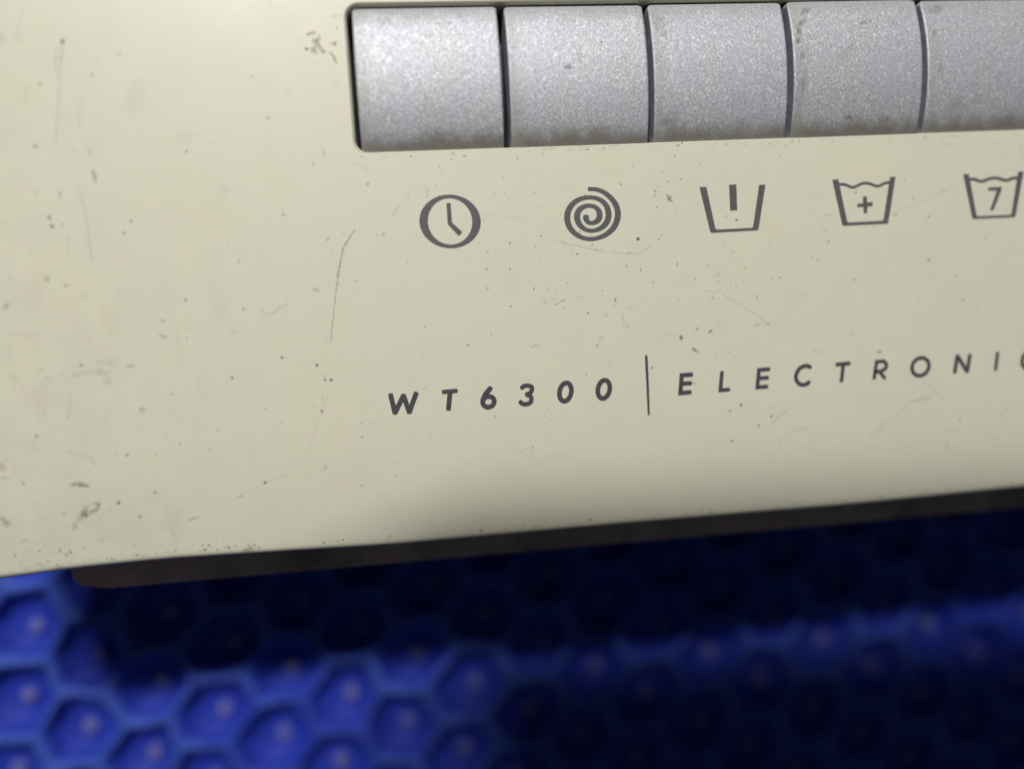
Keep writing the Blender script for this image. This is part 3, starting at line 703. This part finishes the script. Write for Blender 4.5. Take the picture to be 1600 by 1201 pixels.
# push buttons: bulged caps
def button_mesh(w):
    H0, H1 = -0.6, 21.5
    nx, ny = 28, 34
    rc = 1.3
    V, F = [], []
    def height(y):
        t = (y - H0) / (H1 - H0) * 2 - 1
        return 2.1 * (1 - abs(t) ** 2.1) - .45
    grid = []
    xs = [0, .05, .15, .32, .55, .9] + [.9 + (w - 1.8) * i / 16 for i in range(1, 16)] + [w - .9, w - .55, w - .32, w - .15, w - .05, w]
    ys = [H0, H0 + .1, H0 + .3, H0 + .7] + [H0 + .7 + (H1 - H0 - 1.7) * i / 22 for i in range(1, 23)] + [H1 - .65, H1 - .38, H1 - .18, H1 - .06, H1]
    def edge(d, r=.26):
        if d >= r: return 0
        return r - math.sqrt(max(r * r - (r - d) ** 2, 0))
    for y in ys:
        row = []
        for x in xs:
            d = min(x, w - x)
            xx, yy = x, y
            # rounded top corners in plan
            if y > H1 - rc and d < rc:
                lim = rc - math.sqrt(max(rc * rc - (rc - d) ** 2, 0))
                yy = min(y, H1 - lim * .7)
            z = height(yy) - edge(d) - edge(H1 - y, .6) * 1.3
            row.append(len(V)); V.append((xx, yy, z))
        grid.append(row)
    for a, b_ in zip(grid, grid[1:]):
        for i in range(len(a) - 1): F.append((a[i], a[i + 1], b_[i + 1], b_[i]))
    rim = grid[0][:] + [r[-1] for r in grid[1:]] + grid[-1][-2::-1] + [r[0] for r in grid[-2:0:-1]]
    base = []
    for i in rim:
        x, y, z = V[i]; base.append(len(V)); V.append((x, y, -6.0))
    n = len(rim)
    caps = len(F)
    for i in range(n): F.append((rim[(i + 1) % n], rim[i], base[i], base[(i + 1) % n]))
    me = mesh_of("push_button", V, F, [k < caps for k in range(len(F))])
    for p in me.polygons: p.material_index = 0 if p.index < caps else 1
    return me

PITCH = 23.0
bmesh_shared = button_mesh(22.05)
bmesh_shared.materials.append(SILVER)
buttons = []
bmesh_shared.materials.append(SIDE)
for i, (dx, dz, tilt) in enumerate(((.32, 0, .004), (.42, .10, -.005), (.38, -.08, .002), (.34, .14, .006), (.42, -.04, -.003))):
    b = bpy.data.objects.new("push_button", bmesh_shared)
    COL.objects.link(b)
    buttons.append(b)
    b.parent = panel
    b.location = ((i * PITCH + dx) * MM, 0, dz * MM)
    b.rotation_euler = (tilt, 0, tilt * .4)

# ------------------------------------------------------------------ flat print
def WIDER(name, s):     # ink spreads: thin strokes print a little fatter than drawn
    w = s[2][0] if hasattr(s[2], '__len__') else s[2]
    return 1.08 if name.endswith('symbol') else (1.5 if w < .55 else 1.12)
def strip(pts, w, closed, z, V, F, caps=True):
    P = [Vector(p) for p in pts]
    n = len(P)
    W = list(w) if hasattr(w, '__len__') else [w] * n
    L, R = [], []
    for i, p in enumerate(P):
        a = P[(i - 1) % n] if (closed or i > 0) else None
        c = P[(i + 1) % n] if (closed or i < n - 1) else None
        d1 = (p - a).normalized() if a is not None else (c - p).normalized()
        d2 = (c - p).normalized() if c is not None else d1
        t = (d1 + d2).normalized()
        nrm = Vector((-t.y, t.x))
        k = max(nrm.dot(Vector((-d1.y, d1.x))), .62)
        h = W[i] / 2 / k
        L.append(len(V)); q = p + nrm * h; V.append((q.x, q.y, z))
        R.append(len(V)); q = p - nrm * h; V.append((q.x, q.y, z))
    m = n if closed else n - 1
    for i in range(m):
        j = (i + 1) % n
        F.append((R[i], R[j], L[j], L[i]))
    if not closed and caps:
        for end in (0, n - 1):
            p = P[end]
            d = (P[0] - P[1]) if end == 0 else (P[-1] - P[-2])
            a0 = math.atan2(d.y, d.x)
            r = W[end] / 2
            ids = []
            # squarish round cap: printed strokes have softly rounded ends
            for s in range(1, 6):
                t = -math.pi / 2 + math.pi * s / 6
                e = math.copysign(abs(math.cos(t)) ** .8, math.cos(t)) * .62
                q = p + Vector((math.cos(a0), math.sin(a0))) * r * e + Vector((-math.sin(a0), math.cos(a0))) * r * math.sin(t)
                ids.append(len(V)); V.append((q.x, q.y, z))
            if end == 0: F.append(tuple([L[0]] + ids + [R[0]]))
            else: F.append(tuple([R[-1]] + ids + [L[-1]]))

for name, shapes in GLYPHS:
    shapes = [(s[0], s[1], [q * WIDER(name, s) for q in s[2]] if hasattr(s[2], '__len__') else s[2] * WIDER(name, s)) if s[0] in 'sc' else s for s in shapes]
    V, F = [], []
    z = .030
    for s in shapes:
        if s[0] == 's':
            # break the stroke where it turns back sharply, so that the joint is rounded like ink
            pts, start = s[1], 0
            W = list(s[2]) if hasattr(s[2], '__len__') else [s[2]] * len(pts)
            for i in range(1, len(pts)):
                sharp = False
                if i < len(pts) - 1:
                    d1 = (Vector(pts[i]) - Vector(pts[i - 1])).normalized(); d2 = (Vector(pts[i + 1]) - Vector(pts[i])).normalized()
                    sharp = d1.dot(d2) < -.25
                if sharp or i == len(pts) - 1:
                    strip(pts[start:i + 1], W[start:i + 1], False, z, V, F)
                    start = i; z += .003
        elif s[0] == 'b': strip(s[1], s[2], False, z, V, F, caps=False)
        elif s[0] == 'c': strip(s[1], s[2], True, z, V, F)
        elif s[0] == 'r':
            n = len(s[1]); o = len(V)
            V += [(x, y, z) for x, y in s[1]] + [(x, y, z) for x, y in s[2]]
            F += [(o + i, o + (i + 1) % n, o + n + (i + 1) % n, o + n + i) for i in range(n)]
        elif s[0] == 'p':
            o = len(V)
            V += [(x, y, z) for x, y in s[1]]
            F += [tuple(o + k for k in t) for t in tessellate_polygon([[Vector((x, y, 0)) for x, y in s[1]]])]
        z += .003
    F2 = []
    for f in F:                         # all faces look up
        a = sum((V[f[i]][0] * V[f[(i + 1) % len(f)]][1] - V[f[(i + 1) % len(f)]][0] * V[f[i]][1]) for i in range(len(f)))
        F2.append(f if a > 0 else f[::-1])
    cx = sum(v[0] for v in V) / len(V); cy = sum(v[1] for v in V) / len(V)
    o = link(name, mesh_of(name, [(x - cx, y - cy, zz + bend(y)) for x, y, zz in V], F2), fascia,
             INK_ICON if name.endswith('symbol') else INK_TEXT)
    o.location = (cx * MM, cy * MM, 0)

# ------------------------------------------------------------------ dirt: smears, scratches, specks lying on the sheet
TINT = {'b': (.115, .080, .045), 'g': (.16, .145, .115), 'r': (.46, .30, .22), 'd': (.20, .17, .125), 'o': (.52, .30, .15), 'w': (.75, .73, .66)}
GV, GF, GC = [], [], []
gz = [.060]
def speck(x, y, r, ang, asp, col, a, rough=.35):
    gz[0] += .00004
    n = 9
    c = len(GV)
    GV.append((x, y, gz[0])); GC.append((*col, a))
    ring = []
    for ring_r, al in ((.55, a * .85), (1.0, 0.0)):
        ids = []
        for i in range(n):
            t = 2 * math.pi * i / n
            rr = r * ring_r * (1 + random.uniform(-rough, rough))
            u, v = rr * math.cos(t) * asp, rr * math.sin(t)
            ids.append(len(GV)); GV.append((x + u * math.cos(ang) - v * math.sin(ang), y + u * math.sin(ang) + v * math.cos(ang), gz[0]))
            GC.append((*col, al))
        ring.append(ids)
    for i in range(n):
        j = (i + 1) % n
        GF.append((c, ring[0][i], ring[0][j]))
        GF.append((ring[0][i], ring[1][i], ring[1][j], ring[0][j]))

def smear(pts, w, a, col):
    gz[0] += .00004
    P = [Vector(p) for p in pts]
    Q = []
    for p, q in zip(P, P[1:]):
        k = max(2, int((q - p).length / .35))
        Q += [p.lerp(q, i / k) for i in range(k)]
    Q.append(P[-1])
    n = len(Q)
    rows = []
    ph = random.uniform(0, 9)
    for i, p in enumerate(Q):
        d = (Q[min(i + 1, n - 1)] - Q[max(i - 1, 0)]).normalized()
        nr = Vector((-d.y, d.x))
        endf = min(1, (i + .35) / 2.0, (n - 1 - i + .35) / 2.0) if n > 5 else .8
        mod = .72 + .28 * math.sin(i * 1.9 + ph) * math.cos(i * .7 + ph)
        h = w / 2 * (.75 + .5 * random.random()) * (.6 + .4 * endf)
        off = nr * random.uniform(-.12, .12) * w
        row = []
        for s, al in ((-1.35, 0), (-.5, .9), (.5, .9), (1.35, 0)):
            q = p + off + nr * h * s
            row.append(len(GV)); GV.append((q.x, q.y, gz[0])); GC.append((*col, al * a * mod * endf))
        rows.append(row)
    for a_, b_ in zip(rows, rows[1:]):
        for k in range(3): GF.append((a_[k], a_[k + 1], b_[k + 1], b_[k]))
    # soft ends
    for e, f_ in ((0, 1), (n - 1, n - 2)):
        d = (Q[e] - Q[f_]).normalized() * w * .6
        ids = []
        for k in range(4):
            x, y, z_ = GV[rows[e][k]]
            ids.append(len(GV)); GV.append((x + d.x, y + d.y, z_)); GC.append((*col, 0))
        for k in range(3):
            GF.append((rows[e][k], rows[e][k + 1], ids[k + 1], ids[k]) if e else (ids[k], ids[k + 1], rows[e][k + 1], rows[e][k]))

for pts, w, a, c in MARKS:
    length = sum((Vector(q) - Vector(p)).length for p, q in zip(pts, pts[1:]))
    if length < w * 1.1:
        x = sum(p[0] for p in pts) / len(pts); y = sum(p[1] for p in pts) / len(pts)
        d = Vector(pts[-1]) - Vector(pts[0])
        speck(x, y, max(w * .62, .13), math.atan2(d.y, d.x), 1.25, TINT[c], min(1, a * 1.25))
    else:
        smear(pts, w, a * (.52 if a < .5 else .75), TINT[c])

def in_opening(x, y): return OX0 - 1 < x < OX1 + 1 and OY0 - 1 < y < OY1 + 1
count = 0
clusters = [(46, -24, 7), (60, -26, 9), (34, -22, 10), (82, -20, 14), (20, -10, 10), (70, -14, 12), (-10, -18, 9), (3, -45, 12), (-35, -35, 18), (-50, -10, 14), (58, -34, 10), (-57, -50, 10), (95, -30, 14)]
while count < 1100:
    if random.random() < .55:
        cx, cy, sd = random.choice(clusters)
        x, y = random.gauss(cx, sd), random.gauss(cy, sd * .7)
    else:
        x, y = random.uniform(-66, 148), random.uniform(-60, 44)
    if x < -66 or x > 148 or y < -60.6 or y > 44 or in_opening(x, y): continue
    r = .05 + .11 * random.random() ** 2.6
    a = random.uniform(.15, .75)
    asp = 1 if random.random() < .6 else random.uniform(1.2, 3.2)
    speck(x, y, r, random.gauss(.5, .9), asp, TINT[random.choice('gggbb')], a)
    count += 1
for k in range(120):                    # hairline scratches
    x, y = random.uniform(-64, 146), random.uniform(-58, 42)
    if in_opening(x, y): continue
    ang = random.choice((random.gauss(-1.45, .25), random.gauss(.5, .5), random.gauss(-.5, .6)))
    l = random.uniform(.8, 4.5)
    pts = [(x + math.cos(ang) * l * t, y + math.sin(ang) * l * t + .12 * l * (t - .5) ** 2) for t in (0, .35, .7, 1)]
    if any(in_opening(*p) for p in pts): continue
    smear(pts, random.uniform(.05, .12), random.uniform(.05, .17), TINT[random.choice('gbg')])
for k in range(18):                     # broad faint smudges, mostly at the handled left end
    x = random.gauss(-45, 14) if k < 18 else random.uniform(-20, 140)
    y = random.uniform(-56, 40)
    if in_opening(x, y) or x < -64 or in_opening(x + 3, y + 3) or in_opening(x, y - 3) or in_opening(x + 4, y): continue
    speck(x, y, random.uniform(.6, 1.8), random.gauss(1.4, .5), random.uniform(1.5, 3.5), TINT[random.choice('drr')], random.uniform(.03, .07))
# dirt lodged along the opening's lower edge and chips along the long lower edge
for k in range(90):
    x = random.uniform(0, 114)
    speck(x, OY0 - .62 - abs(random.gauss(0, .25)), random.uniform(.06, .2), 0, random.uniform(1, 2.5), TINT['b'], random.uniform(.1, .4))
for k in range(150):
    x = random.uniform(-60, 146)
    speck(x, low_y(x) + 1.18 + abs(random.gauss(0, .22)), random.uniform(.05, .17), 0, random.uniform(1, 2.4), TINT[random.choice('bd')], random.uniform(.25, .8))
for k in range(40):
    x = random.uniform(-62, -20)
    speck(x, low_y(x) + 1.3 + abs(random.gauss(0, 1.2)), random.uniform(.08, .3), random.uniform(0, 3), random.uniform(1, 2), TINT[random.choice('bd')], random.uniform(.1, .4))
fascia_sheet = (GV, GF, GC)
BG = {1: [(9.3, 11.4, .55, .3, 1.3, 'g', .55), (10.4, 14.6, .16, 0, 1, 'g', .5), (14.8, 15.2, .12, 1, 2, 'b', .8), (9.2, 17.3, .1, 1, 2, 'b', .6), (4.2, 10.9, .3, 0, 1.6, 'g', .2)],
      0: [(9.6, 9.6, .13, 1, 1.6, 'b', .5), (14, 18.6, .8, 0, 2.2, 'g', .12), (5, 19, 1.0, 0, 2, 'g', .14)],
      2: [(1.5, 18.2, 1.1, 1.2, 1.5, 'd', .22), (2.2, 16.4, .6, .8, 1.6, 'b', .18), (5.6, 15.0, .1, 0, 1, 'b', .7), (1.9, 14.2, .12, 0, 1.4, 'b', .5), (2.6, 3.4, 1.2, .2, 2, 'd', .2)],
      3: [(1.2, 16.2, .55, 1.3, 1.8, 'b', .40), (1.9, 17.6, .6, .7, 2.0, 'b', .34), (1.0, 14.6, .4, 1.4, 1.6, 'b', .5), (1.5, 12.4, .5, 1.5, 2.2, 'd', .35), (2.8, 19.6, .8, .4, 1.8, 'b', .30), (12.2, 17.3, .34, .3, 2.2, 'b', .5), (13.6, 17.7, .2, .6, 1.8, 'b', .45), (17.4, 17.2, .2, 1.2, 1.6, 'b', .8), (18.1, 17.0, .15, 1, 1.4, 'b', .7), (3.6, 13.1, .14, 1, 1.5, 'b', .8), (8.6, 12.4, 1.6, .3, 1.6, 'd', .10), (1.6, 8, .9, 1.5, 2.4, 'd', .22), (9.5, 2.6, .5, .2, 2, 'b', .3), (16, 2.2, .7, .1, 2, 'b', .25)],
      4: [(1.4, 15.5, .5, 1.4, 1.8, 'd', .3), (2.4, 19.8, 1.0, .1, 2.2, 'b', .26), (2.0, 9.6, .7, 1.5, 2, 'd', .22), (11, 18.4, .13, 0, 1.4, 'b', .5), (5, 4.2, 1.2, .3, 2, 'd', .18)]}
for k, lst in BG.items():
    GV, GF, GC = [], [], []
    extra = [(random.uniform(.6, 21.4), random.uniform(.5, 20.5), random.uniform(.05, .12), random.uniform(0, 3), random.uniform(1, 2), random.choice('bg'), random.uniform(.2, .6)) for _ in range(16)]
    for x, y, r, an, asp, c, al in lst + extra: speck(x, y, r, an, asp, TINT[c], al, .45)
    zb = lambda y: 2.1 * (1 - abs((y + .6) / 22.1 * 2 - 1) ** 2.1) - .45
    me = mesh_of("dirt_marks", [(min(max(x, .12), 21.9), y, zb(y) + z - .03) for x, y, z in GV], GF)
    ca = me.color_attributes.new("tint", 'FLOAT_COLOR', 'POINT')
    ca.data.foreach_set("color", [x for c in GC for x in c])
    tag(link("dirt_marks", me, buttons[k], GRIME), kind="stuff")
GV, GF, GC = fascia_sheet
gm = mesh_of("dirt_marks", [(x, y, z + bend(y)) for x, y, z in GV], GF)
ca = gm.color_attributes.new("tint", 'FLOAT_COLOR', 'POINT')
ca.data.foreach_set("color", [x for c in GC for x in c])
grime = link("dirt_marks", gm, fascia, GRIME)
tag(grime, kind="stuff")

# ------------------------------------------------------------------ blue honeycomb mat
mat_obj = bpy.data.objects.new("honeycomb_mat", None)
COL.objects.link(mat_obj)
mat_obj.location = (30 * MM, -100 * MM, -60 * MM)
mat_obj.empty_display_size = .02
tag(mat_obj, "bright blue rubber honeycomb mat with pale knobs in its cells, under the cream panel", "mat")
S1, S2 = Vector((12.577, -8.012)), Vector((16.204, 8.311))
S3 = S2 - S1
HEX = [(S1 + S2) / 3, (S2 + S3) / 3, (S3 - S1) / 3]
HEX = HEX + [-v for v in HEX]

def warp(q):            # the rubber has stretched and sagged: walls are not quite straight
    x, y = q.x, q.y
    dx = .55 * math.sin(x * .13 + y * .07) + .38 * math.sin(y * .31 - x * .05 + 1.3) + .22 * math.sin(x * .83 + y * .61)
    dy = .55 * math.sin(y * .12 - x * .06 + .7) + .38 * math.sin(x * .29 + y * .04 + 2.1) + .22 * math.sin(y * .77 - x * .57 + .4)
    dz = .55 * math.sin(x * .071 + .3) + .40 * math.sin(y * .11 + x * .03) + .22 * math.sin(x * .45 + y * .37)
    return dx, dy, dz

def cell_mesh(p, rnd):
    # ring list: scale, z, roundness
    rings = [(1.0, 0.0, 0), (.965, -.06, 0), (.925, -.28, .05), (.88, -.75, .12), (.83, -1.6, .25), (.77, -2.8, .4), (.68, -4.3, .6), (.56, -5.5, .8), (.40, -6.15, 1), (.2, -6.4, 1)]
    per = 4
    base = []
    for i in range(6):
        a, b_ = HEX[i], HEX[(i + 1) % 6]
        base += [a.lerp(b_, k / per) for k in range(per)]
    n = len(base)
    mean = sum(v.length for v in base) / n
    V, F, rows = [], [], []
    ox, oy = rnd.uniform(-.35, .35), rnd.uniform(-.35, .35)
    cz = warp(p)[2]
    for k, (s, z, r) in enumerate(rings):
        row = []
        for v in base:
            dx, dy, dz = warp(p + v)
            q = v.lerp(v.normalized() * mean, r) * s
            if k > 1: q = q + Vector((ox + .9, oy - .9)) * (1 - s)
            q = q + Vector((dx, dy)) * (.35 + .65 * s)
            wz = 0 if k == 0 else rnd.uniform(-.10, .10)
            row.append(len(V)); V.append((q.x, q.y, z * .78 + wz + dz * s + cz * (1 - s)))
        rows.append(row)
    for a, b_ in zip(rows, rows[1:]):
        for i in range(n): F.append((a[i], a[(i + 1) % n], b_[(i + 1) % n], b_[i]))
    V.append((ox + .9, oy - .9, -5.03 + cz)); c = len(V) - 1
    for i in range(n): F.append((rows[-1][i], rows[-1][(i + 1) % n], c))
    me = mesh_of("cell", V, F, True)
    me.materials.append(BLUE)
    return me

def nub_mesh():
    V, F, rows = [], [], []
    n = 14
    for r, z in ((1.8, -6.5), (1.65, -5.7), (1.5, -5.1), (1.25, -4.75), (.85, -4.55), (.35, -4.6)):
        row = []
        for i in range(n):
            t = 2 * math.pi * i / n
            q = r * (1 + .08 * math.sin(3 * t + r))
            row.append(len(V)); V.append((q * math.cos(t), q * math.sin(t), z))
        rows.append(row)
    for a, b_ in zip(rows, rows[1:]):
        for i in range(n): F.append((a[i], a[(i + 1) % n], b_[(i + 1) % n], b_[i]))
    V.append((0, 0, -4.7))
    for i in range(n): F.append((rows[-1][i], rows[-1][(i + 1) % n], len(V) - 1))
    me = mesh_of("knob", V, F, True)
    me.materials.append(NUB)
    return me

nub = nub_mesh()
ORG = Vector((-44.595, -110.452))
rnd = random.Random(3)
for i in range(-30, 31):
    for j in range(-30, 31):
        p = ORG + S1 * i + S2 * j
        if not (-112 < p.x < 178 and -172 < p.y < -52): continue
        c = bpy.data.objects.new("cell", cell_mesh(p, rnd))
        COL.objects.link(c)
        c.parent = mat_obj
        c.location = ((p.x - 30) * MM, (p.y + 100) * MM, 10 * MM)
        k = bpy.data.objects.new("knob", nub)
        COL.objects.link(k)
        k.parent = c
        k.location = ((1.3 + rnd.uniform(-.3, .3)) * MM, (-1.2 + rnd.uniform(-.3, .3)) * MM, (warp(p)[2] + 1.35 + rnd.uniform(-.3, .2)) * MM)
        k.rotation_euler = (0, 0, rnd.uniform(0, 6.28))
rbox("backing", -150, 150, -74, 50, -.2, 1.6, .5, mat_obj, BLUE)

# ------------------------------------------------------------------ the phone taking the picture, held over the panel
ph = bpy.data.objects.new("smartphone", None)
COL.objects.link(ph)
tag(ph, "dark smartphone held above the panel, shading the lower right of the blue mat", "phone")
PX0, PX1, PY0, PY1 = -38.0, 120.0, -9.0, 71.0         # about the lens, in the phone's own plane
ph.matrix_world = Matrix.Translation(Vector((7.997, -27.196, 122.973)) * MM) @ m3.to_4x4() @ Matrix.Rotation(math.radians(5.5), 4, 'Z') @ Matrix.Translation(Vector(((PX0 + PX1) / 2, (PY0 + PY1) / 2, 7.0)) * MM)
GLASSY = mat_plain("black phone glass", (.012, .012, .014), .25, 60, .2, 0, 0)
def slab(hx, hy, r):
    return arc(-hx + r, -hy + r, r, 180, 270, 8) + arc(hx - r, -hy + r, r, 270, 360, 8) + arc(hx - r, hy - r, r, 0, 90, 8) + arc(-hx + r, hy - r, r, 90, 180, 8)
prism("body", slab((PX1 - PX0) / 2, (PY1 - PY0) / 2, 15), 0, 8.5, 1.2, ph, DARK)
prism("screen", slab((PX1 - PX0) / 2 - 3, (PY1 - PY0) / 2 - 3, 12.5), 8.52, 8.9, .12, ph, GLASSY)
prism("lens", [(x - (PX0 + PX1) / 2, y - (PY0 + PY1) / 2) for x, y in arc(0, 0, 5, 0, 345, 23)], -1.2, -.02, .3, ph, GLASSY)
